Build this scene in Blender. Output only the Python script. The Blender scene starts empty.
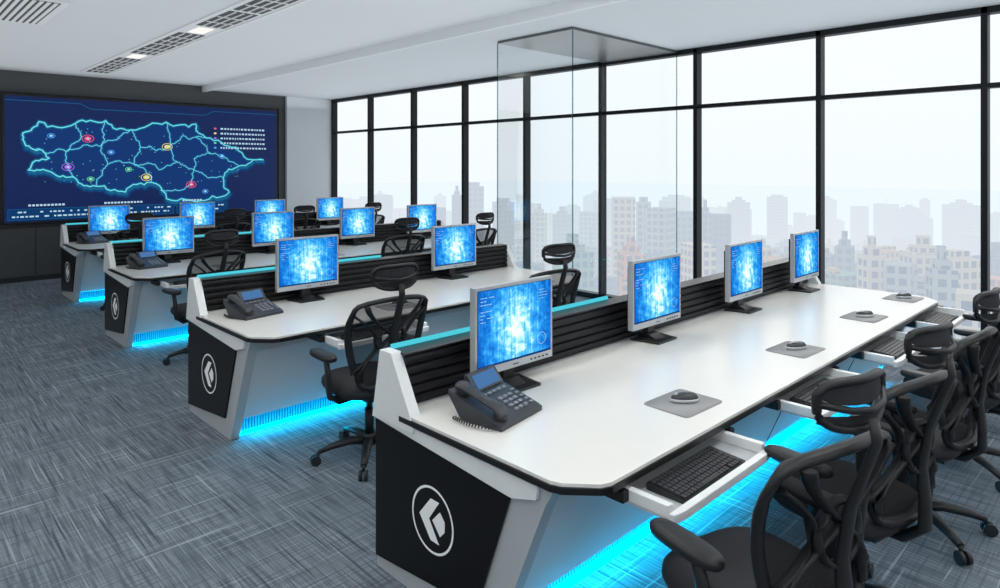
import bpy, bmesh, math, random
from mathutils import Vector, Matrix
random.seed(7)
scene = bpy.context.scene
try:
    scene.view_settings.view_transform = 'Standard'
    scene.view_settings.look = 'None'
except Exception: pass

def lin(c):
    r=[]
    for v in c:
        v=v/255.0
        r.append(v/12.92 if v<=0.04045 else ((v+0.055)/1.055)**2.4)
    return (r[0],r[1],r[2],1.0)

def mat(name,col,rough=0.5,metal=0.0,var=0.06,scale=30.0,emit=None,es=0.0,alpha=1.0,bump=0.0,spec=0.5):
    m=bpy.data.materials.new(name); m.use_nodes=True
    nt=m.node_tree; b=nt.nodes['Principled BSDF']
    c=lin(col)
    b.inputs['Roughness'].default_value=rough
    b.inputs['Metallic'].default_value=metal
    b.inputs['Specular IOR Level'].default_value=spec
    tc=nt.nodes.new('ShaderNodeTexCoord')
    n=nt.nodes.new('ShaderNodeTexNoise'); n.inputs['Scale'].default_value=scale
    nt.links.new(tc.outputs['Object'],n.inputs['Vector'])
    mx=nt.nodes.new('ShaderNodeMix'); mx.data_type='RGBA'
    nt.links.new(n.outputs['Fac'],mx.inputs['Factor'])
    mx.inputs['A'].default_value=tuple(v*(1-var) for v in c[:3])+(1,)
    mx.inputs['B'].default_value=tuple(min(1,v*(1+var)) for v in c[:3])+(1,)
    nt.links.new(mx.outputs['Result'],b.inputs['Base Color'])
    if bump>0:
        bp=nt.nodes.new('ShaderNodeBump'); bp.inputs['Strength'].default_value=bump
        nt.links.new(n.outputs['Fac'],bp.inputs['Height']); nt.links.new(bp.outputs['Normal'],b.inputs['Normal'])
    if emit:
        b.inputs['Emission Color'].default_value=lin(emit); b.inputs['Emission Strength'].default_value=es
    b.inputs['Alpha'].default_value=alpha
    return m

def emis(name,col,s):
    m=bpy.data.materials.new(name); m.use_nodes=True
    nt=m.node_tree; nt.nodes.clear()
    o=nt.nodes.new('ShaderNodeOutputMaterial'); e=nt.nodes.new('ShaderNodeEmission')
    e.inputs['Color'].default_value=lin(col); e.inputs['Strength'].default_value=s
    nt.links.new(e.outputs[0],o.inputs['Surface'])
    return m

def glassmat(name,tint,refl,rough=0.0):
    m=bpy.data.materials.new(name); m.use_nodes=True
    nt=m.node_tree; nt.nodes.clear()
    o=nt.nodes.new('ShaderNodeOutputMaterial')
    t=nt.nodes.new('ShaderNodeBsdfTransparent'); t.inputs[0].default_value=tint
    g=nt.nodes.new('ShaderNodeBsdfGlossy'); g.inputs['Roughness'].default_value=rough
    lw=nt.nodes.new('ShaderNodeLayerWeight'); lw.inputs['Blend'].default_value=0.3
    mm=nt.nodes.new('ShaderNodeMath'); mm.operation='MULTIPLY'; mm.inputs[1].default_value=refl
    nt.links.new(lw.outputs['Fresnel'],mm.inputs[0])
    mx=nt.nodes.new('ShaderNodeMixShader')
    nt.links.new(mm.outputs[0],mx.inputs[0]); nt.links.new(t.outputs[0],mx.inputs[1]); nt.links.new(g.outputs[0],mx.inputs[2])
    nt.links.new(mx.outputs[0],o.inputs['Surface'])
    return m

class MB:
    def __init__(s,name,mats):
        s.name=name; s.mats=mats; s.bm=bmesh.new(); s.uv=s.bm.loops.layers.uv.new('UVMap')
    def mi(s,m): return s.mats.index(m)
    def faces(s,vs,fs,m,smooth=False):
        bv=[s.bm.verts.new(v) for v in vs]; out=[]
        for f in fs:
            try:
                fc=s.bm.faces.new([bv[i] for i in f]); fc.material_index=s.mi(m); fc.smooth=smooth; out.append(fc)
            except ValueError: pass
        return out
    def box(s,c,d,m,M=None):
        hx,hy,hz=d[0]/2,d[1]/2,d[2]/2
        vs=[Vector((x,y,z)) for x in(-hx,hx) for y in(-hy,hy) for z in(-hz,hz)]
        if M is not None: vs=[M@v for v in vs]
        vs=[v+Vector(c) for v in vs]
        s.faces(vs,[(0,1,3,2),(4,6,7,5),(0,4,5,1),(2,3,7,6),(0,2,6,4),(1,5,7,3)],m)
    def bx(s,x0,x1,y0,y1,z0,z1,m):
        s.box(((x0+x1)/2,(y0+y1)/2,(z0+z1)/2),(x1-x0,y1-y0,z1-z0),m)
    def prism(s,pl,a,b,axis,m,smooth=False):
        n=len(pl)
        def P(u,v,w):
            return (w,u,v) if axis=='x' else ((u,w,v) if axis=='y' else (u,v,w))
        vs=[P(u,v,a) for u,v in pl]+[P(u,v,b) for u,v in pl]
        fs=[tuple(range(n)),tuple(range(2*n-1,n-1,-1))]+[(i,(i+1)%n,n+(i+1)%n,n+i) for i in range(n)]
        s.faces(vs,fs,m,smooth)
    def tube(s,pts,rad,m,seg=8,closed=False,flat=(1,1),up=Vector((0,0,1))):
        pts=[Vector(p) for p in pts]; n=len(pts)
        if not hasattr(rad,'__len__'): rad=[rad]*n
        rings=[]
        for i,p in enumerate(pts):
            if closed: t=pts[(i+1)%n]-pts[i-1]
            else: t=pts[min(i+1,n-1)]-pts[max(i-1,0)]
            t.normalize()
            u=up if abs(t.dot(up))<0.95 else Vector((0,1,0)) if abs(t.y)<.9 else Vector((1,0,0))
            a=t.cross(u).normalized(); b=a.cross(t).normalized()
            rings.append([s.bm.verts.new(p+(a*math.cos(2*math.pi*k/seg)*flat[0]+b*math.sin(2*math.pi*k/seg)*flat[1])*rad[i]) for k in range(seg)])
        R=n if closed else n-1
        for i in range(R):
            A=rings[i];B=rings[(i+1)%n]
            for k in range(seg):
                f=s.bm.faces.new((A[k],A[(k+1)%seg],B[(k+1)%seg],B[k])); f.material_index=s.mi(m); f.smooth=True
        if not closed:
            for r in (rings[0],rings[-1]):
                f=s.bm.faces.new(r); f.material_index=s.mi(m)
    def cyl(s,p0,p1,r0,r1,m,seg=20): s.tube([p0,p1],[r0,r1],m,seg)
    def rings(s,rs,m,M=None,seg=32,e=2.6,cap=True):
        R=[]
        for (hx,hy,z,cx,cy) in rs:
            r=[]
            for k in range(seg):
                t=2*math.pi*k/seg; c=math.cos(t); q=math.sin(t)
                v=Vector((cx+hx*math.copysign(abs(c)**(2/e),c),cy+hy*math.copysign(abs(q)**(2/e),q),z))
                if M is not None: v=M@v
                r.append(s.bm.verts.new(v))
            R.append(r)
        for i in range(len(R)-1):
            for k in range(seg):
                f=s.bm.faces.new((R[i][k],R[i][(k+1)%seg],R[i+1][(k+1)%seg],R[i+1][k])); f.material_index=s.mi(m); f.smooth=True
        if cap:
            for r in (R[0],R[-1]):
                f=s.bm.faces.new(r); f.material_index=s.mi(m); f.smooth=True
    def mesh(s):
        bmesh.ops.recalc_face_normals(s.bm,faces=s.bm.faces)
        me=bpy.data.meshes.new(s.name); s.bm.to_mesh(me); s.bm.free()
        for m in s.mats: me.materials.append(m)
        return me

def obj(name,me,loc=(0,0,0),rz=0,parent=None,bevel=0):
    o=bpy.data.objects.new(name,me); scene.collection.objects.link(o)
    o.location=loc; o.rotation_euler=(0,0,rz)
    if parent: o.parent=parent
    if bevel:
        b=o.modifiers.new('Bevel','BEVEL'); b.width=bevel; b.segments=2; b.limit_method='ANGLE'; b.angle_limit=math.radians(40)
    return o
def empty(name,loc=(0,0,0),rz=0):
    o=bpy.data.objects.new(name,None); scene.collection.objects.link(o); o.location=loc; o.rotation_euler=(0,0,rz); o.empty_display_size=.1
    return o

# ---------------- materials
M_white=mat('desk_white_laminate',(233,232,227),0.22,0,0.02,8)
M_black=mat('black_edge',(18,18,20),0.35,0,0.1)
M_bpanel=mat('black_end_panel',(7,7,9),0.28,0,0.1,spec=.3)
M_silver=mat('silver_grey_panel',(186,191,194),0.38,0.1,0.03,6)
M_cap=mat('white_end_cap',(234,237,238),0.35,0,0.02)
M_front=mat('pale_grey_front',(220,225,227),0.4,0.0,0.03,6)
M_slat=mat('black_slat',(24,24,27),0.42,0,0.1,spec=.3)
M_led=emis('cyan_led',(0,185,250),11.0)
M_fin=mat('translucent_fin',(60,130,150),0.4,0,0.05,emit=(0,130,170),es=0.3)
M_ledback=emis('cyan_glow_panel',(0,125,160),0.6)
M_ledtop=emis('cyan_glow_top',(80,205,222),1.0)
M_logo=mat('logo_white',(225,228,230),0.4,0,0.02,emit=(225,228,230),es=0.15)
M_bezel=mat('monitor_silver',(186,190,194),0.32,0.3,0.02)
M_dark=mat('dark_plastic',(34,35,38),0.4,0,0.1)
M_chair=mat('chair_black_plastic',(29,30,33),0.45,0,0.12,spec=.4)
M_seat=mat('chair_fabric',(42,43,47),0.9,0,0.2,220,bump=0.2)
M_key=mat('key_plastic',(44,46,50),0.5,0,0.1)
M_pad=mat('mousepad_grey',(158,159,160),0.8,0,0.05,200)
M_msil=mat('mouse_silver',(200,203,207),.3,.2,.03)
M_mtop=mat('mouse_top',(58,60,65),.25,0,.03)
M_phone=mat('phone_grey',(56,59,65),0.4,0,0.08)
M_phoneL=mat('phone_keys',(130,136,144),0.45,0,0.05)
M_lcd=emis('phone_lcd',(90,140,200),0.7)
M_frame=mat('window_frame_dark',(22,25,29),0.45,0.2,0.05,spec=.3)
M_wall=mat('wall_white_paint',(222,226,229),0.8,0,0.015,3)
M_ceil=mat('ceiling_white',(214,218,220),0.85,0,0.01,2)
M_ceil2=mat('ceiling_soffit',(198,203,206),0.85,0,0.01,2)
M_dwall=mat('dark_wall_panel',(70,72,75),0.5,0.1,0.05,3)
M_seam=mat('panel_seam',(28,29,31),0.6)
M_vent=mat('vent_black',(24,25,27),0.5)
M_ventw=mat('vent_white',(222,224,225),0.5,0,0.02)
M_fill=emis('added_fill_glow',(255,253,249),9.5)  # glow of the added overhead panels that brighten the room
M_track=emis('track_lamp',(255,252,248),1.0)

def meshfab():
    m=bpy.data.materials.new('chair_mesh_weave'); m.use_nodes=True
    nt=m.node_tree; b=nt.nodes['Principled BSDF']; b.inputs['Base Color'].default_value=lin((26,27,30)); b.inputs['Roughness'].default_value=.9; b.inputs['Specular IOR Level'].default_value=.1
    out=nt.nodes['Material Output']
    tr=nt.nodes.new('ShaderNodeBsdfTransparent'); mx=nt.nodes.new('ShaderNodeMixShader')
    tc=nt.nodes.new('ShaderNodeTexCoord'); v=nt.nodes.new('ShaderNodeTexWave'); v.bands_direction='Z'; v.inputs['Scale'].default_value=60
    r=nt.nodes.new('ShaderNodeMapRange'); r.inputs['To Min'].default_value=.58; r.inputs['To Max'].default_value=.78
    nt.links.new(tc.outputs['Object'],v.inputs['Vector']); nt.links.new(v.outputs['Fac'],r.inputs['Value'])
    nt.links.new(r.outputs[0],mx.inputs[0]); nt.links.new(tr.outputs[0],mx.inputs[1]); nt.links.new(b.outputs[0],mx.inputs[2])
    nt.links.new(mx.outputs[0],out.inputs['Surface'])
    return m
M_weave=meshfab()

def carpet():
    m=bpy.data.materials.new('carpet_tiles'); m.use_nodes=True
    nt=m.node_tree; N=nt.nodes; L=nt.links; b=N['Principled BSDF']; b.inputs['Roughness'].default_value=.95; b.inputs['Specular IOR Level'].default_value=.1
    tc=N.new('ShaderNodeTexCoord')
    def stripe(sc,thr,w,off=0):
        mp=N.new('ShaderNodeMapping'); mp.inputs['Scale'].default_value=sc; mp.inputs['Location'].default_value=(off,off*1.7,0)
        L.new(tc.outputs['Object'],mp.inputs['Vector'])
        n=N.new('ShaderNodeTexNoise'); n.inputs['Scale'].default_value=1; n.inputs['Detail'].default_value=1.5
        L.new(mp.outputs[0],n.inputs['Vector'])
        r=N.new('ShaderNodeMapRange'); r.inputs['From Min'].default_value=thr-w; r.inputs['From Max'].default_value=thr+w
        L.new(n.outputs['Fac'],r.inputs['Value']); return r.outputs[0]
    def rgb(f,a,c,k=1.0):
        x=N.new('ShaderNodeMix'); x.data_type='RGBA'
        ml=N.new('ShaderNodeMath'); ml.operation='MULTIPLY'; ml.inputs[1].default_value=k; L.new(f,ml.inputs[0]); L.new(ml.outputs[0],x.inputs['Factor'])
        if isinstance(a,tuple): x.inputs['A'].default_value=a
        else: L.new(a,x.inputs['A'])
        x.inputs['B'].default_value=c; return x.outputs['Result']
    base=rgb(stripe((95,3.0,1),.5,.14),lin((92,101,110)),lin((128,137,145)))
    c=rgb(stripe((2.6,80,1),.57,.05,5),base,lin((80,88,98)),.55)
    c=rgb(stripe((1.1,48,1),.66,.02,3),c,lin((170,179,186)),.55)
    c=rgb(stripe((48,1.1,1),.66,.02,9),c,lin((58,66,78)),.7)
    c=rgb(stripe((60,1.4,1),.67,.02,17),c,lin((175,183,190)),.5)
    L.new(c,b.inputs['Base Color'])
    return m
M_carpet=carpet()

def screenmat():
    m=bpy.data.materials.new('monitor_picture'); m.use_nodes=True
    nt=m.node_tree; N=nt.nodes; L=nt.links; N.clear()
    o=N.new('ShaderNodeOutputMaterial'); e=N.new('ShaderNodeEmission'); L.new(e.outputs[0],o.inputs['Surface']); e.inputs['Strength'].default_value=1.2
    uv=N.new('ShaderNodeUVMap')
    mp=N.new('ShaderNodeMapping'); mp.inputs['Location'].default_value=(-.5*1.9,-.45*1.0,0); mp.inputs['Scale'].default_value=(1.9,1.0,1); L.new(uv.outputs[0],mp.inputs['Vector'])
    ln=N.new('ShaderNodeVectorMath'); ln.operation='LENGTH'; L.new(mp.outputs[0],ln.inputs[0])
    n=N.new('ShaderNodeTexNoise'); n.inputs['Scale'].default_value=12; n.inputs['Detail'].default_value=7; n.inputs['Distortion'].default_value=.6; L.new(uv.outputs[0],n.inputs['Vector'])
    m2=N.new('ShaderNodeMapping'); m2.inputs['Scale'].default_value=(45,2.5,1); L.new(uv.outputs[0],m2.inputs['Vector'])
    n2=N.new('ShaderNodeTexNoise'); n2.inputs['Scale'].default_value=1; L.new(m2.outputs[0],n2.inputs['Vector'])
    vo=N.new('ShaderNodeTexVoronoi'); vo.feature='DISTANCE_TO_EDGE'; vo.inputs['Scale'].default_value=9; L.new(uv.outputs[0],vo.inputs['Vector'])
    def mth(op,a,b,c=None):
        x=N.new('ShaderNodeMath'); x.operation=op
        for i,v in enumerate((a,b,c)):
            if v is None: continue
            if isinstance(v,(int,float)): x.inputs[i].default_value=v
            else: L.new(v,x.inputs[i])
        return x.outputs[0]
    a=mth('MULTIPLY_ADD',mth('SUBTRACT',n.outputs['Fac'],.5),-1.0,ln.outputs['Value'])
    a=mth('MULTIPLY_ADD',mth('SUBTRACT',n2.outputs['Fac'],.5),-.7,a)
    a=mth('MULTIPLY_ADD',mth('LESS_THAN',vo.outputs['Distance'],.02),-.08,a)
    rp=N.new('ShaderNodeValToRGB'); L.new(a,rp.inputs['Fac'])
    cr=rp.color_ramp; cr.elements[0].position=0.04; cr.elements[0].color=lin((235,252,255)); cr.elements[1].position=.95; cr.elements[1].color=lin((14,92,186))
    for p,c in((.2,(160,230,252)),(.38,(76,186,242)),(.62,(34,138,224))):
        x=cr.elements.new(p); x.color=lin(c)
    L.new(rp.outputs[0],e.inputs['Color'])
    return m
M_pic=screenmat()
M_ui=emis('monitor_ui',(175,228,252),1.0)
M_ui2=emis('monitor_ui_dark',(16,66,130),1.0)

# ---------------- room
W=7.24; V=12.7; X0=-5.0; Y0=-4.0; H=3.30
def single(name,fn,mats,bevel=0):
    b=MB(name,mats); fn(b); return obj(name,b.mesh(),bevel=bevel)
single('floor',lambda b:b.bx(X0,W,Y0,V,-.15,0,M_carpet),[M_carpet])
def f(b):
    b.bx(X0,4.6,Y0,V,H,H+.2,M_ceil)
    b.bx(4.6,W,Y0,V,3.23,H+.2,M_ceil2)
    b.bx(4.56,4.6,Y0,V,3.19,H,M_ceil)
single('ceiling',f,[M_ceil,M_ceil2])
def f(b):
    b.bx(X0,6.2,V,V+.2,0,H+.2,M_dwall)
    b.bx(X0,6.2,V-.05,V,0.0,.86,M_dwall)
    b.bx(X0,6.2,V-.05,V,2.97,3.3,M_dwall)
    b.bx(6.06,6.2,V-.05,V,.86,2.97,M_dwall)
    b.bx(X0,1.5,V-.05,V,.86,2.97,M_dwall)
    for x in [i*1.1-4.6 for i in range(10)]:
        b.bx(x,x+.012,V-.054,V-.05,0.1,.86,M_seam)
    b.bx(X0,6.2,V-.056,V-.05,.84,.86,M_seam)
    b.bx(X0,6.2,V-.062,V-.05,0,.08,M_seam)
single('wall_back',f,[M_dwall,M_seam])
single('wall_back_white',lambda b:b.bx(6.2,W,V-.12,V+.2,0,H+.2,M_wall),[M_wall])
single('wall_left',lambda b:b.bx(X0-.2,X0,Y0,V,0,H+.2,M_wall),[M_wall])
single('wall_front',lambda b:b.bx(X0,W,Y0-.2,Y0,0,H+.2,M_wall),[M_wall])
single('baseboard_left',lambda b:b.bx(X0,X0+.015,Y0,V-.06,0,.1,M_seam),[M_seam])

def f(b):
    ks=[1.22+1.42*k for k in range(-4,9)]
    for y in ks:
        if y<Y0: continue
        y=min(y,V-.15)
        b.bx(W-.04,W+.08,y-.026,y+.026,0,3.25,M_frame)
    b.bx(W-.04,W+.08,Y0,V-.12,3.17,3.25,M_frame)
    b.bx(W-.03,W+.07,Y0,V-.12,2.505,2.55,M_frame)
    b.bx(W-.04,W+.08,Y0,V-.12,0,.07,M_frame)
    b.bx(W+.02,W+.08,Y0,V-.12,3.2,H+.2,M_frame)
single('window_frame',f,[M_frame],bevel=.004)
M_glass=glassmat('window_glass',(.985,.992,.995,1),.10)
single('window_1',lambda b:b.faces([(W+.02,Y0,.05),(W+.02,V-.12,.05),(W+.02,V-.12,3.2),(W+.02,Y0,3.2)],[(0,1,2,3)],M_glass),[M_glass])

M_bg=glassmat('booth_glass',(.965,.984,.985,1),.22)
M_bedge=glassmat('booth_edge',(.5,.6,.6,1),.3)
M_btop=mat('booth_top_grey',(92,96,98),.3,.2)
def f(b):
    x0,x1,y0,y1=5.2,W-.05,4.3,5.4
    for a in ([(x0,y0),(x0,y1)],[(x0,y0),(x1,y0)],[(x0,y1),(x1,y1)]):
        (xa,ya),(xb,yb)=a
        b.faces([(xa,ya,0.0),(xb,yb,0.0),(xb,yb,3.2),(xa,ya,3.2)],[(0,1,2,3)],M_bg)
    for x,y in((x0,y0),(x0,y1),(x1,y0),(x1,y1)):
        b.bx(x-.005,x+.005,y-.005,y+.005,0,3.2,M_bedge)
    b.bx(x0,x1,y0,y1,3.2,3.228,M_btop)
single('glass_booth',f,[M_bg,M_bedge,M_btop])

def f(b):
    x0,x1=2.5,2.86
    b.bx(x0-.03,x0,3.0,12.0,H-.015,H,M_ventw); b.bx(x1,x1+.03,3.0,12.0,H-.015,H,M_ventw); b.bx(x0,x1,3.0,12.0,H-.004,H,M_ventw)
    i=0; y=3.0
    while y<11.9:
        if i%3==2:
            b.bx(x0+.1,x1-.1,y+.05,y+.38,H-.012,H-.004,M_track); y+=.45
        else:
            b.bx(x0+.04,x1-.04,y+.03,y+.90,H-.008,H-.004,M_vent)
            for k in range(3): b.bx(x0+.09+k*.08,x0+.103+k*.08,y+.03,y+.90,H-.016,H-.006,M_ventw)
            for q in range(1,3): b.bx(x0+.04,x1-.04,y+.03+q*.29,y+.045+q*.29,H-.017,H-.006,M_ventw)
            y+=.95
        i+=1
single('ceiling_linear_light',f,[M_vent,M_ventw,M_track])
def f(b):
    for (x,y) in((.75,7.0),(0.1,4.0)):
        b.bx(x,x+.62,y,y+1.3,H-.02,H-.001,M_ventw)
        b.bx(x+.06,x+.56,y+.06,y+1.24,H-.024,H-.02,M_vent)
        for k in range(9): b.bx(x+.07+k*.055,x+.10+k*.055,y+.06,y+1.24,H-.03,H-.022,M_ventw)
single('ceiling_air_vent',f,[M_vent,M_ventw])
b=MB('added_fill_panel',[M_ventw,M_fill])  # added panels outside the view, put in to brighten the room
b.bx(-.62,.62,-.32,.32,-.03,0,M_ventw); b.bx(-.58,.58,-.28,.28,-.034,-.03,M_fill)
lm=b.mesh()
for (x,y) in((.8,.6),(3.2,.6),(.8,3.6),(3.3,3.4),(-2,.5),(-2,3.5),(-2,6.5),(-3.6,9.5),(.8,-2),(3.2,-2),(-2,-2)):
    obj('added_fill_panel',lm,(x,y,H))
for (x,y) in((5.9,.4),(5.9,-2)):
    obj('added_fill_panel',lm,(x,y,3.23))
la=bpy.data.lights.new('added_ceiling_fill','AREA'); la.shape='RECTANGLE'; la.size=12; la.size_y=16.4; la.energy=330; la.color=(.975,.99,1)  # added fill with no fixture behind it, brightens the ceiling from below
lo=bpy.data.objects.new('added_ceiling_fill',la); scene.collection.objects.link(lo); lo.location=(1.12,4.3,3.0); lo.rotation_euler=(math.pi,0,0)

# ---------------- video wall
M_vw=mat('video_screen_navy',(4,8,26),.35,0,.1,emit=(17,36,84),es=.95,spec=.2)
M_vfill=emis('map_fill',(26,60,120),.9)
M_vf2=emis('map_fill_light',(34,84,150),.9)
M_vl1=emis('map_line_bright',(110,225,235),1.0)
M_vl2=emis('map_line_dim',(34,112,160),.75)
M_vl3=emis('map_glow',(24,74,130),.8)
M_vtxt=emis('screen_text',(190,225,245),.9)
M_vpan=emis('screen_panel',(20,66,120),.8)
dots=[emis('dot_red',(235,90,130),1.1),emis('dot_yellow',(225,215,110),1.1),emis('dot_purple',(160,110,225),1.1),emis('dot_green',(100,215,140),1.1),emis('dot_blue',(80,160,240),1.1)]
vb=MB('video_wall_display',[M_vw,M_vfill,M_vf2,M_vl1,M_vl2,M_vl3,M_vtxt,M_vpan,M_black]+dots)
vb.bx(1.57,6.01,V-.10,V-.051,.91,2.94,M_black)
vb.bx(1.6,5.98,V-.104,V-.10,.94,2.91,M_vw)
def ribbon(pts,w,yy,m,closed=False):
    n=len(pts)
    for i in range(n if closed else n-1):
        a=Vector(pts[i]);c=Vector(pts[(i+1)%n]); t=(c-a)
        if t.length<1e-5: continue
        t.normalize(); nn=Vector((-t.y,t.x))*w/2; a=a-t*w*.3; c=c+t*w*.3
        q=[a+nn,a-nn,c-nn,c+nn]
        vb.faces([(p.x,yy,p.y) for p in q],[(0,1,2,3)],m)
def frac(pts,lv,amp,closed):
    pts=[Vector(p) for p in pts]
    for _ in range(lv):
        o=[];n=len(pts)
        for i in range(n if closed else n-1):
            a=pts[i];c=pts[(i+1)%n];o.append(a);t=c-a
            o.append((a+c)/2+Vector((-t.y,t.x))*random.uniform(-amp,amp))
        if not closed:o.append(pts[-1])
        pts=o
    return pts
outl=[(1.83,2.33),(2.04,2.52),(2.53,2.51),(2.97,2.58),(3.35,2.44),(3.92,2.60),(4.43,2.59),(4.62,2.34),(5.17,2.18),(5.71,1.94),(5.23,1.82),(4.93,1.59),(5.04,1.32),(4.43,1.16),(3.84,1.39),(3.67,1.53),(3.27,1.37),(2.83,1.48),(2.53,1.62),(2.2,1.72),(1.9,1.75),(2.17,1.94),(1.93,2.1)]
fo=frac(outl,3,.22,True)
sh=[(p.x+.015,p.y-.045) for p in fo]
ribbon(sh,.10,V-.1045,M_vl3,True)
ribbon(sh,.035,V-.1052,M_vl2,True)
vb.faces([(p.x,V-.106,p.y) for p in fo],[tuple(range(len(fo)))],M_vfill)
ribbon(fo,.055,V-.1068,M_vl2,True)
ribbon(fo,.018,V-.1085,M_vl1,True)
inn=[[(2.53,2.51),(2.6,2.25),(2.4,2.05),(2.53,1.62)],[(1.93,2.1),(2.4,2.05),(2.9,2.15),(3.35,2.44)],[(2.9,2.15),(3.0,1.85),(2.83,1.48)],[(3.35,2.44),(3.5,2.15),(3.4,1.85),(3.67,1.53)],[(3.5,2.15),(4.0,2.2),(4.43,2.35),(4.62,2.34)],[(4.0,2.2),(4.1,1.9),(4.4,1.75),(4.93,1.59)],[(3.4,1.85),(3.8,1.75),(4.1,1.9)],[(4.4,1.75),(4.3,1.45),(3.84,1.39)],[(3.0,1.85),(3.4,1.85)],[(4.0,2.2),(3.92,2.6)],[(4.43,2.35),(4.7,2.05),(5.23,1.82)],[(2.97,2.58),(2.95,2.35),(2.9,2.15)],[(4.7,2.05),(4.4,1.95),(4.4,1.75)]]
for l in inn:
    fl=frac(l,4,.2,False); ribbon(fl,.05,V-.107,M_vf2); ribbon(fl,.024,V-.1075,M_vl2); ribbon(fl,.010,V-.108,M_vl1)
def disc(x,z,r,m,yy,ring=None,n=20):
    if ring is None:
        vb.faces([(x+r*math.cos(2*math.pi*k/n),yy,z+r*.7*math.sin(2*math.pi*k/n)) for k in range(n)],[tuple(range(n))],m)
    else:
        ribbon([(x+r*math.cos(2*math.pi*k/n),z+r*.7*math.sin(2*math.pi*k/n)) for k in range(n)],ring,yy,m,True)
for (x,z,m) in((2.71,2.27,0),(3.94,2.16,1),(2.43,1.80,2),(3.32,1.76,3),(4.35,1.48,0),(3.05,2.05,4),(4.9,2.0,4),(3.6,1.62,1),(2.2,2.3,4),(4.6,1.35,4),(2.75,1.6,3)):
    big=m in(0,1,2)
    disc(x,z,.05 if big else .03,dots[m],V-.110); disc(x,z,.085 if big else .05,dots[m],V-.1095,.009); disc(x,z,.02,M_vtxt,V-.1105)
for i in range(90):
    x=random.uniform(2.0,5.3); z=random.uniform(1.5,2.45); vb.bx(x,x+.012,V-.1087,V-.107,z,z+.010,M_vl1 if i%3 else M_vtxt)
for i in range(5):
    z=2.52-i*.09
    disc(4.78,z,.025,dots[i],V-.109)
    x=4.88
    while x<5.75:
        w=random.uniform(.02,.05); vb.bx(x,x+w,V-.108,V-.106,z-.016,z+.016,M_vtxt); x+=w+.022
ribbon([(1.6,2.84),(2.6,2.84),(2.75,2.76),(4.6,2.76),(4.75,2.84),(5.98,2.84)],.01,V-.107,M_vl2)
for (a,c) in((1.64,2.85),(2.9,4.05),(4.1,5.0)):
    vb.bx(a,c,V-.1065,V-.105,.97,1.14,M_vpan)
    ribbon([(a,.97),(c,.97),(c,1.14),(a,1.14)],.006,V-.108,M_vl2,True)
    for r in range(2):
        x=a+.05
        while x<c-.1:
            w=random.uniform(.02,.06); z=1.09-r*.07
            if random.random()<.65: vb.bx(x,x+w,V-.1085,V-.107,z-.012,z+.012,M_vtxt)
            x+=w+.02
for (a,c) in((1.9,2.35),(2.95,3.5),(4.2,4.5)):
    x=a
    while x<c: vb.bx(x,x+.035,V-.1085,V-.107,1.18,1.21,M_vtxt); x+=.05
obj('video_wall_display',vb.mesh())

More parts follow.
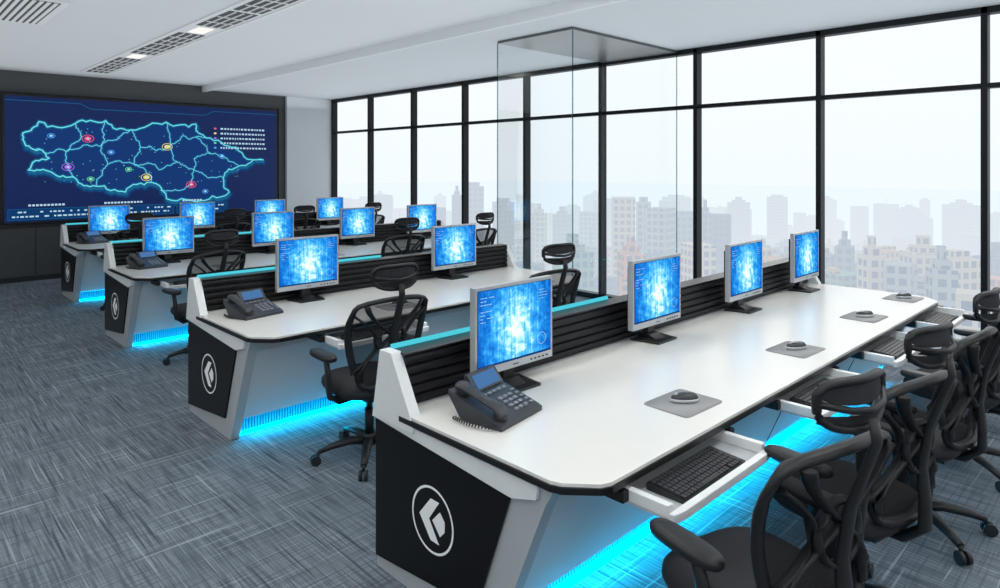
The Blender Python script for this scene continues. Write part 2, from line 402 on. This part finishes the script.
# ---------------- console
def console_mesh(L,name):
    b=MB(name,[M_white,M_black,M_bpanel,M_silver,M_cap,M_front,M_slat,M_led,M_fin,M_ledback,M_ledtop,M_logo])
    def top(e): 
        return [(-e,-.2),(-e,-1.06),(.015-e,-1.10-e*.5),(.10,-1.195-e),(.14,-1.21-e),(L-.17,-1.21-e),(L-.12,-1.19-e),(L-.02+e,-1.09-e*.5),(L+e,-1.05),(L+e,-.2)]
    b.prism(top(0),.736,.75,'z',M_white)
    b.prism(top(.005),.712,.736,'z',M_black)
    b.bx(0.04,L-.04,-.2,0,.70,.75,M_silver)
    b.prism([(-.02,.71),(-1.0,.71),(-.985,.62),(-.775,.13),(-.02,.13)],.08,L-.08,'x',M_front)
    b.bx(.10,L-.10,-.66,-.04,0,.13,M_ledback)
    n=int((L-.2)/.02)
    for i in range(n):
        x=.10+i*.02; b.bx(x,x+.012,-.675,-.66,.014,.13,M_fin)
    b.bx(.08,L-.08,-.735,-.71,.122,.13,M_led)
    b.bx(.08,L-.08,-.715,-.675,.0,.014,M_led)
    k=1
    while k*1.15<L-.3:
        x=k*1.15; b.prism([(-.989,.62),(-.779,.13),(-.775,.13),(-.985,.62)],x,x+.006,'x',M_black); k+=1
    for s in(0,1):
        def X(a,c): return (a,c) if s==0 else (L-c,L-a)
        a,c=X(.02,.08); b.prism([(0,0),(0,.705),(-1.06,.705),(-1.02,.64),(-.75,0)],a,c,'x',M_silver)
        a,c=X(.008,.02); b.prism([(-.005,.055),(-.005,.67),(-.86,.615),(-.68,.13)],a,c,'x',M_bpanel)
        a,c=X(-.004,.05); b.prism([(0.005,.68),(-.055,.99),(-.14,.99),(-.275,.76),(-.30,.70),(-.30,.685)],a,c,'x',M_cap)
        a,c=X(.004,.02); b.prism([(0.0,.675),(0,.705),(-1.0,.705),(-.99,.655),(-.87,.62)],a,c,'x',M_cap)
        xx=.004 if s==0 else L-.004
        cy,cz,r=-.42,.37,.135
        N=40
        vs=[];fs=[]
        for k in range(N):
            t=2*math.pi*k/N
            vs+= [(xx,cy+(r-.010)*math.cos(t),cz+(r-.010)*math.sin(t)),(xx,cy+r*math.cos(t),cz+r*math.sin(t))]
        for k in range(N):
            j=(k+1)%N; fs.append((2*k,2*k+1,2*j+1,2*j))
        b.faces(vs,fs,M_logo)
        d=1 if s==0 else -1
        for poly in ([(.085,.0),(.01,.085),(-.045,.085),(.02,0.0),(-.045,-.085),(.01,-.085)],[(-.0,.0),(-.05,.05),(-.08,.02),(-.08,-.02),(-.05,-.05)]):
            b.faces([(xx,cy+d*u,cz+v) for u,v in poly],[tuple(range(len(poly)))],M_logo)
    b.bx(.05,L-.05,-.165,-.10,.75,.975,M_slat)
    for i in range(5):
        z=.753+i*.045
        b.prism([(-.165,z),(-.18,z+.006),(-.183,z+.02),(-.18,z+.034),(-.165,z+.039)],.05,L-.05,'x',M_slat)
    b.bx(.045,L-.045,-.178,-.06,.975,.985,M_black)
    b.bx(.05,min(L-.05,1.65),-.075,-.06,.985,1.005,M_ledtop)
    b.bx(.08,L-.08,-.06,-.0,.13,.70,M_front)
    return b.mesh()
CL=console_mesh(4.55,'console_long'); CS=console_mesh(3.2,'console_short')
b=MB('keyboard_tray',[M_silver,M_cap,M_black])
b.bx(-.36,.36,-.17,.16,.645,.655,M_silver)
b.bx(-.36,-.33,-.17,.16,.655,.695,M_cap); b.bx(.33,.36,-.17,.16,.655,.695,M_cap)
b.prism([(-.36,-.17),(-.36,-.19),(-.30,-.20),(.30,-.20),(.36,-.19),(.36,-.17)],.64,.672,'z',M_cap)
b.bx(-.40,-.365,-.02,.16,.66,.70,M_black); b.bx(.365,.40,-.02,.16,.66,.70,M_black)
TR=b.mesh()
b=MB('keyboard',[M_dark,M_key])
b.prism([(-.075,0),(-.075,.012),(.075,.024),(.075,0)],-.225,.225,'x',M_dark)
Mk=Matrix.Rotation(math.atan(.012/.15),3,'X')
for r in range(6):
    y=-.062+r*.0235
    x=-.215
    while x<.20:
        w=.0175
        if r==0 and -.10<x<.03: w=.12
        if -.215+.31<x<-.215+.325 : x+=.012; continue
        b.box((x+w/2,y,.0215+(y)*.08),(w,.019,.008),M_key,Mk); x+=w+.0045
KB=b.mesh()
b=MB('mouse',[M_mtop,M_black,M_msil])
b.rings([(.027,.058,0,0,0),(.031,.064,.005,0,0),(.032,.065,.012,0,0),(.031,.063,.017,0,0)],M_msil,seg=28,e=2.3)
b.rings([(.0305,.0625,.017,0,0),(.028,.058,.025,0,-.002),(.022,.048,.033,0,-.007),(.015,.033,.038,0,-.012),(.006,.014,.040,0,-.015)],M_mtop,seg=28,e=2.2)
b.tube([(0,.056,.026),(0,.035,.033),(0,.015,.037)],.0018,M_black,6)
b.cyl((-.004,.036,.032),(.004,.036,.032),.008,.008,M_msil,14)
MO=b.mesh()
b=MB('mouse_pad',[M_pad]); b.rings([(.15,.115,0,0,0),(.15,.115,.003,0,0)],M_pad,seg=48,e=12); MP=b.mesh()
b=MB('monitor',[M_bezel,M_dark,M_pic,M_black,M_ui,M_ui2])
b.prism([(-.10,-.10),(.10,-.10),(.13,.08),(-.13,.08)],0,.012,'z',M_dark)
b.prism([(.02,.012),(.06,.012),(.045,.30),(.01,.30)],-.035,.035,'x',M_dark)
b.prism([(-.05,.012),(.08,.012),(.055,.035),(.0,.035)],-.05,.05,'x',M_dark)
zb,zt=.095,.500; hw=.262
b.bx(-hw,hw,-.03,.005,zb,zt,M_bezel)
b.prism([(-.23,zb+.05),(.23,zb+.05),(.23,zt-.05),(-.23,zt-.05)],.005,.03,'y',M_dark)
b.bx(-hw+.013,hw-.013,-.0315,-.03,zb+.036,zt-.014,M_black)
sx0,sx1,sz0,sz1=-hw+.015,hw-.015,zb+.038,zt-.016
b.faces([(sx0,-.0325,sz0),(sx1,-.0325,sz0),(sx1,-.0325,sz1),(sx0,-.0325,sz1)],[(0,1,2,3)],M_pic)
rr=random.Random(3)
def ui(u0,u1,v0,v1,m,o=.0332):
    a=sx0+(sx1-sx0)*u0;c=sx0+(sx1-sx0)*u1;d=sz0+(sz1-sz0)*v0;e=sz0+(sz1-sz0)*v1
    b.faces([(a,-o,d),(c,-o,d),(c,-o,e),(a,-o,e)],[(0,1,2,3)],m)
ui(.0,1,.0,.025,M_ui2); 
for k in range(8):
    v=.90-k*.045
    u=.03
    while u<.17:
        w=rr.uniform(.01,.04); 
        if rr.random()<.7: ui(u,u+w,v,v+.009,M_ui)
        u+=w+.008
for k in range(4):
    ui(.82,.82+rr.uniform(.06,.14),.88-k*.04,.886-k*.04,M_ui)
def arc(cu,cv,r,t0,t1,w,m=M_ui):
    cx=sx0+(sx1-sx0)*cu; cz=sz0+(sz1-sz0)*cv; n=24; vs=[];fs=[]
    for k in range(n+1):
        t=t0+(t1-t0)*k/n
        vs+=[(cx+(r-w)*math.cos(t),-.0334,cz+(r-w)*math.sin(t)),(cx+r*math.cos(t),-.0334,cz+r*math.sin(t))]
    for k in range(n): fs.append((2*k,2*k+1,2*k+3,2*k+2))
    b.faces(vs,fs,m)
arc(.5,.50,.125,.3,2.4,.002); arc(.5,.50,.125,3.4,5.4,.002); arc(.5,.50,.10,1.2,4.4,.0015); arc(.86,.20,.03,0,6.28,.002)
for k in range(14):
    u=rr.uniform(.3,.7); v=rr.uniform(.15,.9); ui(u,u+.005,v,v+rr.uniform(.02,.10),M_ui)
for i in range(5): b.bx(.10+i*.028,.113+i*.028,-.033,-.03,zb+.013,zb+.02,M_black)
b.bx(-.02,.02,-.031,-.03,zb+.014,zb+.019,M_black)
MON=b.mesh()
uvl=MON.uv_layers[0].data
for p in MON.polygons:
    if p.material_index==2:
        for li in p.loop_indices:
            co=MON.vertices[MON.loops[li].vertex_index].co
            uvl[li].uv=((co.x+hw)/(2*hw),(co.z-zb)/(zt-zb))
b=MB('desk_phone',[M_phone,M_phoneL,M_lcd,M_dark])
b.prism([(-.12,0),(-.12,.018),(-.10,.028),(.07,.085),(.12,.11),(.12,.09),(.06,.0)],-.13,.13,'x',M_phone)
b.prism([(.055,.085),(.10,.145),(.115,.145),(.12,.09)],-.045,.125,'x',M_phone)
sl=math.atan2(.057,.17); Mp=Matrix.Rotation(sl,3,'X')
def on(y): return .028+(y+.10)*.335
for r in range(4):
    for c in range(3):
        y=-.085+r*.024; b.box((.01+c*.03,y,on(y)+.003),(.02,.014,.008),M_phoneL,Mp)
for r in range(5):
    y=-.085+r*.022; b.box((.108,y,on(y)+.003),(.018,.010,.006),M_phoneL,Mp)
for c in range(5): b.box((-.03+c*.03,.03,on(.03)+.004),(.02,.012,.007),M_phoneL,Mp)
Md=Matrix.Rotation(math.atan2(.06,.045),3,'X')
b.box((.04,.075,.116),(.135,.058,.004),M_lcd,Md)
b.tube([(-.092,-.105,.045),(-.092,-.08,.07),(-.092,-.03,.085),(-.092,.03,.105),(-.092,.07,.122),(-.092,.10,.122)],[.021,.023,.018,.018,.023,.021],M_phone,12,flat=(1.25,.8))
b.cyl((-.092,-.085,.03),(-.092,-.09,.062),.026,.024,M_dark,16); b.cyl((-.092,.085,.085),(-.092,.08,.115),.026,.024,M_dark,16)
cp=[]
for i in range(60):
    t=i/59; cp.append((-.14-.02*math.sin(t*3.1)+.006*math.cos(i*1.6),-.10+.19*t,.012+.006*math.sin(i*1.6)))
b.tube(cp,.003,M_dark,5)
PH=b.mesh()

# ---------------- chair
b=MB('office_chair',[M_chair,M_seat,M_weave,M_dark])
for k in range(5):
    a=2*math.pi*k/5+math.pi/2; c,s=math.cos(a),math.sin(a)
    b.tube([(.03*c,.03*s,.105),(.12*c,.12*s,.115),(.24*c,.24*s,.095),(.31*c,.31*s,.075)],[.034,.030,.023,.018],M_chair,10,flat=(1,.8))
    b.cyl((.31*c,.31*s,.08),(.31*c,.31*s,.045),.010,.010,M_dark,8)
    for o in(-.016,.016):
        px,py=.325*c-s*o,.325*s+c*o
        b.cyl((px-s*-.009,py+c*-.009,.03),(px+s*-.009,py-c*-.009,.03),.030,.030,M_dark,16)
b.cyl((0,0,.08),(0,0,.15),.042,.036,M_chair); b.cyl((0,0,.15),(0,0,.30),.028,.028,M_chair); b.cyl((0,0,.30),(0,0,.42),.018,.018,M_dark)
b.bx(-.10,.10,-.16,.12,.39,.435,M_chair)
b.rings([(.22,.21,.43,0,.02),(.245,.235,.445,0,.02),(.255,.245,.465,0,.02),(.252,.243,.49,0,.02),(.235,.228,.508,0,.02),(.19,.18,.515,0,.02),(.08,.08,.510,0,.02)],M_seat,seg=40,e=3.4)
b.rings([(.20,.20,.42,0,.02),(.235,.225,.432,0,.02),(.24,.23,.45,0,.02)],M_chair,seg=40,e=3.4)
def by(z):
    t=(z-.50)/.52
    return -.235+.02*math.sin(t*math.pi)-.085*t*t
def hwid(z):
    t=min(max((z-.52)/.48,0),1)
    return .18+.075*math.sin(min(1,t*1.15)*math.pi*.55)-.03*max(0,t-.8)*3
pts=[]
zs=[.53+.45*i/12 for i in range(13)]
for z in zs: pts.append((hwid(z),by(z),z))
for k in range(1,8):
    pts.append((hwid(.98)*math.cos(math.pi*k/8),by(.98),.98+.045*math.sin(math.pi*k/8)))
for z in reversed(zs): pts.append((-hwid(z),by(z),z))
for k in range(1,8):
    pts.append((-hwid(.53)*math.cos(math.pi*k/8),by(.53),.53-.035*math.sin(math.pi*k/8)))
def wrap(p,amt=.05):
    x,y,z=p; return (x,y+amt*(abs(x)/.24)**2,z)
b.tube([wrap(p) for p in pts],.019,M_chair,8,closed=True,flat=(1.3,.8))
nz,nx=14,10
vs=[];fs=[]
for i in range(nz+1):
    z=.51+.50*i/nz
    hh=hwid(min(max(z,.53),.98))
    if z<.53: hh*=.75
    if z>.98: hh*=.72
    for j in range(nx+1):
        x=-hh+2*hh*j/nx
        vs.append(wrap((x,by(z)+.004,z)))
for i in range(nz):
    for j in range(nx):
        q=i*(nx+1)+j; fs.append((q,q+1,q+nx+2,q+nx+1))
b.faces(vs,fs,M_weave,True)
def rib(p,r=.016,f=(1.5,.6)): b.tube(p,r,M_chair,8,flat=f)
for s in(-1,1):
    L=[]
    for i in range(13):
        t=i/12; z=.55+.45*t; x=s*(.19*math.cos(t*math.pi*.95)+.02*math.sin(t*math.pi)); L.append(wrap((x,by(z)-.022,z)))
    rib(L)
    L=[]
    for i in range(11):
        t=i/10; z=.60+.34*t; x=s*(.235-.14*math.sin(t*math.pi)); L.append(wrap((x,by(z)-.016,z)))
    rib(L,.013)
L=[(.09*math.cos(2*math.pi*k/24),by(.77)-.026,.77+.09*math.sin(2*math.pi*k/24)) for k in range(24)]
b.tube(L,.015,M_chair,8,closed=True,flat=(1.3,.7))
b.tube([(0,-.10,.41),(0,-.22,.42),(0,-.285,.48),(0,-.285,.58),(0,-.275,.70),(0,-.30,.85),(0,-.345,.98),(0,-.375,1.06),(0,-.365,1.12)],[.03,.03,.028,.024,.02,.018,.017,.015,.013],M_chair,10,flat=(1.5,.7))
def hr(x,z): return (x,-.335+.055*(x/.16)**2-.012*math.sin((z-1.09)/.15*math.pi),z)
HP=[]
for k in range(32):
    t=2*math.pi*k/32; c,s=math.cos(t),math.sin(t)
    x=.15*math.copysign(abs(c)**.7,c); z=1.155+.068*math.copysign(abs(s)**.7,s)+.012*(x/.15)**2
    HP.append(hr(x,z))
b.tube(HP,.013,M_chair,8,closed=True,flat=(1.2,.9))
for (zc,hh_) in((1.188,.031),(1.11,.018)):
    vs=[];fs=[]
    for i in range(5):
        for j in range(13):
            x=-.145+.29*j/12; k=(1-(abs(x)/.16)**4)**.5; z=zc+hh_*(i/2-1)*k+.012*(x/.15)**2
            vs.append(hr(x,z))
    for i in range(4):
        for j in range(12):
            q=i*13+j; fs.append((q,q+1,q+14,q+13))
    b.faces(vs,fs,M_seat,True)
b.tube([hr(-.145,1.165),(-.07,-.35,1.15),(0,-.365,1.145),(.07,-.35,1.15),hr(.145,1.165)],.010,M_chair,8)
for s in(-1,1):
    b.tube([(s*.10,-.02,.415),(s*.22,-.03,.41),(s*.285,-.04,.44),(s*.30,-.05,.50),(s*.30,-.045,.58),(s*.30,-.02,.655)],[.022,.022,.022,.021,.019,.017],M_chair,10,flat=(1.5,.8),up=Vector((1,0,0)))
    b.rings([(.032,.115,.655,s*.295,.03),(.045,.135,.663,s*.295,.03),(.047,.138,.678,s*.295,.03),(.042,.132,.690,s*.295,.03),(.02,.10,.694,s*.295,.03)],M_chair,seg=28,e=2.8)
CH=b.mesh()

# ---------------- layout
rows=[(1.66,2.53,CL,[2.25,3.48,4.66,5.78]),
      (1.73,5.10,CS,[2.54,4.05]),
      (1.88,8.05,CL,[2.44,3.64,4.83,5.92]),
      (2.03,11.0,CL,[2.57,3.79,4.97,6.10])]
DZ=.7505
for (x0,yb,me,mons) in rows:
    e=empty('control_console',(x0,yb,0))
    obj('console_body',me,(0,0,0),0,e,bevel=.003)
    LL=4.35 if me is CL else 3.0
    la=bpy.data.lights.new('led_strip_light','AREA'); la.shape='RECTANGLE'; la.size=LL; la.size_y=.03; la.energy=5.0*LL; la.color=(0,.62,1)
    lo=bpy.data.objects.new('led_strip_light',la); scene.collection.objects.link(lo); lo.parent=e
    lo.location=(LL/2+.1,-.745,.115); lo.rotation_euler=(math.radians(-30),0,0)
    for i,mx in enumerate(mons):
        obj('monitor',MON,(mx,yb-.29,DZ),0,bevel=.003)
        obj('keyboard_tray_%d'%(i+1),TR,(mx-x0,-1.20,0),0,e,bevel=.003)
        obj('keyboard',KB,(mx-.02,yb-1.285,.6555))
        px=mx+.38
        if px>x0+(4.4 if me is CL else 3.0): px=mx+.2
        obj('mouse_pad',MP,(px,yb-.99,DZ),math.radians(-2))
        obj('mouse',MO,(px+.01,yb-.99,DZ+.0035),math.radians(random.uniform(45,60)))
    p=obj('desk_phone',PH,(x0+.285,yb-.50,DZ),math.radians(10),bevel=.003)
    p.scale=(1.15,1.15,1.05)

def chair(x,y,deg): obj('office_chair',CH,(x,y,0),math.radians(deg))
for c in((2.05,.93,-14),(2.86,.93,-12),(3.80,.93,-5),(4.75,.93,-4),(5.7,.95,6)): chair(*c)
for c in((2.28,3.52,-3),(3.78,3.52,-8)): chair(*c)
for c in((2.32,6.36,8),(4.45,6.36,-5),(5.6,6.36,4)): chair(*c)
for c in((2.5,9.32,0),(3.65,9.32,7),(4.75,9.32,-5),(5.9,9.32,4)): chair(*c)

# ---------------- city
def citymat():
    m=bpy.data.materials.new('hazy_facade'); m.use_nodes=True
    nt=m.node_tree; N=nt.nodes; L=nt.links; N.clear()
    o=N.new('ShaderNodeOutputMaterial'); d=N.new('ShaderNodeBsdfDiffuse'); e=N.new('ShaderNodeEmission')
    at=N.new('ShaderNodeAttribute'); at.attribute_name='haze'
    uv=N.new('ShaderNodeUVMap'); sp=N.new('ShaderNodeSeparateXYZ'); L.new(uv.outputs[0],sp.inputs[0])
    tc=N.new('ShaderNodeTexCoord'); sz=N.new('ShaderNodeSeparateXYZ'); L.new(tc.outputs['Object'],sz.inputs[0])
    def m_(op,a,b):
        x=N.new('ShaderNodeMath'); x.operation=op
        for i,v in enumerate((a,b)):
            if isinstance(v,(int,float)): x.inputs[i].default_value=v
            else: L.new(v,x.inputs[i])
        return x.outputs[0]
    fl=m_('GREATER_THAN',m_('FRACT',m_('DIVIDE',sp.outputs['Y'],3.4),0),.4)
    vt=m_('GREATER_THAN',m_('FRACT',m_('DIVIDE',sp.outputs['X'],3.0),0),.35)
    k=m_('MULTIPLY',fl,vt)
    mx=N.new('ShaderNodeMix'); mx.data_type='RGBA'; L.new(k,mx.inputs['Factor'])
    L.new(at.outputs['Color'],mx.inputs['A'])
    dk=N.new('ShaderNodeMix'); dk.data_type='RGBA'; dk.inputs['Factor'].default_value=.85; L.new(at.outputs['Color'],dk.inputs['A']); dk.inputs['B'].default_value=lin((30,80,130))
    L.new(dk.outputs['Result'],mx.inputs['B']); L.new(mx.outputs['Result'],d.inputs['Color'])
    e.inputs['Color'].default_value=lin((236,243,249)); e.inputs['Strength'].default_value=1.0  # distance haze painted onto the facades as pale emission
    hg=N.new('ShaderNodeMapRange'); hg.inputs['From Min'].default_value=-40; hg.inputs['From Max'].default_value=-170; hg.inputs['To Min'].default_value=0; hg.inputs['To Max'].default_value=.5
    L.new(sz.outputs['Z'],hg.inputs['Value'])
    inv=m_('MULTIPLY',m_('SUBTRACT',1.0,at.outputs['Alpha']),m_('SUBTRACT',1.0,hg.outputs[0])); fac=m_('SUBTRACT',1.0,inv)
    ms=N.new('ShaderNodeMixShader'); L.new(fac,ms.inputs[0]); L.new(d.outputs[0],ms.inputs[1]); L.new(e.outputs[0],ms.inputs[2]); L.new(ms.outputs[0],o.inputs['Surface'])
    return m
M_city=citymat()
cb=MB('city_skyline',[M_city]); col=[]
BZ=-170
rc=random.Random(21)
def tower(x,y,w,d,z0,z1,R):
    h=[(-w/2,-d/2),(w/2,-d/2),(w/2,d/2),(-w/2,d/2)]
    P=[R@Vector((a,c,0)) for a,c in h]
    for i in range(4):
        a=P[i];c=P[(i+1)%4]
        f=cb.faces([(x+a.x,y+a.y,z0),(x+c.x,y+c.y,z0),(x+c.x,y+c.y,z1),(x+a.x,y+a.y,z1)],[(0,1,2,3)],M_city)[0]
        for l in f.loops:
            co=l.vert.co; l[cb.uv].uv=(((co-Vector((x+a.x,y+a.y,co.z))).length),co.z+500)
    f=cb.faces([(x+p.x,y+p.y,z1) for p in P],[(0,1,2,3)],M_city)[0]
    for l in f.loops: l[cb.uv].uv=(.1,.1)
def bld(x,y,w,dp,top,c,rot=0,extra=0.0):
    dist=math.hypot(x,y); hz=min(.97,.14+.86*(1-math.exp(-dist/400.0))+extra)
    R=Matrix.Rotation(rot,3,'Z')
    n0=len(cb.bm.faces)
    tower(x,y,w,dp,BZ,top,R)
    r=rc.random()
    if r<.6: tower(x,y,w*.6,dp*.6,top,top+2.5,R)
    if r<.3: tower(x,y,w*.3,dp*.3,top+2.5,top+6,R)
    if r>.9: tower(x,y,.5,.5,top,top+8,R)
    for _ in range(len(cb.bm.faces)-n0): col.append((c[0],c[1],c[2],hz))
pal=[lin((150,160,170)),lin((110,135,160)),lin((185,180,172)),lin((190,140,128)),lin((80,115,150)),lin((205,208,210)),lin((110,150,150)),lin((190,160,135))]
def dirpt(az,dist):
    a=math.radians(az); return dist*math.cos(a),dist*math.sin(a)
for az,dist,w,top in((48.2,400,15,-10),(49.6,420,8,-16),(45.6,450,14,-22),(35.3,330,14,-13),(33.6,345,8,-16),(32.2,330,13,-18),(30.2,360,18,-24),(28.6,330,6,-20),(27.4,350,12,-22),(51.5,420,12,-24),(54.5,520,20,-40),(58,500,14,-30),(62,480,12,-35),(14.8,230,9,-27),(12.1,210,7,-25),(16.5,240,7,-26),(10.2,180,8,-26),(20,300,12,-34),(7,260,15,-34),(23.5,380,16,-44),(18.3,300,8,-30),(38,480,16,-30),(40.5,500,12,-34),(42.5,430,10,-28)):
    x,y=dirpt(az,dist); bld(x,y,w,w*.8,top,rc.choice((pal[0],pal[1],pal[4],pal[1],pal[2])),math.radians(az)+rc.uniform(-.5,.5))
for i in range(2600):
    az=rc.uniform(-35,72); dist=230+rc.random()**.8*900
    x,y=dirpt(az,dist); w=rc.uniform(6,15)
    if az<26: top=-dist*rc.uniform(.10,.22)
    else: top=-dist*rc.uniform(.105,.26)
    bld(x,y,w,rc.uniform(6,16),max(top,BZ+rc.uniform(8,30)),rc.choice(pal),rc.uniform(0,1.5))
for i in range(170):
    az=rc.uniform(-30,70); dist=rc.uniform(750,1300); x,y=dirpt(az,dist)
    bld(x,y,rc.uniform(14,30),rc.uniform(14,26),-dist*rc.uniform(.035,.10),rc.choice(pal[:2]),rc.uniform(0,1.5),-.05)
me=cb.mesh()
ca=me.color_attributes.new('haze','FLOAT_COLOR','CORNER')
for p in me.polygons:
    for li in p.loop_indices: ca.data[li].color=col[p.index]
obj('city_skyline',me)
M_gr=mat('hazy_ground',(120,130,140),.9,0,.05,.02,emit=(234,241,247),es=.8,spec=.0)  # haze over the ground painted into its material as pale emission
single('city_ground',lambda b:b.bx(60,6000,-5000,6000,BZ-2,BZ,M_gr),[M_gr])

# ---------------- world
w=bpy.data.worlds.new('World'); scene.world=w; w.use_nodes=True
nt=w.node_tree; bg=nt.nodes['Background']
tc=nt.nodes.new('ShaderNodeTexCoord'); sp=nt.nodes.new('ShaderNodeSeparateXYZ'); nt.links.new(tc.outputs['Generated'],sp.inputs[0])
rp=nt.nodes.new('ShaderNodeValToRGB'); nt.links.new(sp.outputs['Z'],rp.inputs['Fac'])
rp.color_ramp.elements[0].position=0.0; rp.color_ramp.elements[0].color=lin((236,242,247))
rp.color_ramp.elements[1].position=.3; rp.color_ramp.elements[1].color=lin((243,247,250))
nt.links.new(rp.outputs[0],bg.inputs['Color']); bg.inputs['Strength'].default_value=1.12
ld=bpy.data.lights.new('daylight_sun','SUN'); ld.energy=1.0; ld.angle=math.radians(25); ld.color=(1,.98,.95)
lo=bpy.data.objects.new('daylight_sun',ld); scene.collection.objects.link(lo)
lo.rotation_euler=Vector((-1,-.35,-.75)).to_track_quat('-Z','Y').to_euler()

# ---------------- camera
cd=bpy.data.cameras.new('camera'); cam=bpy.data.objects.new('camera',cd); scene.collection.objects.link(cam)
cam.location=(0,0,1.8); cam.rotation_euler=(math.radians(90),0,math.radians(45.87-90))
cd.sensor_width=36; cd.lens=23.76; cd.shift_y=-.127; cd.clip_start=.05; cd.clip_end=12000
scene.camera=cam
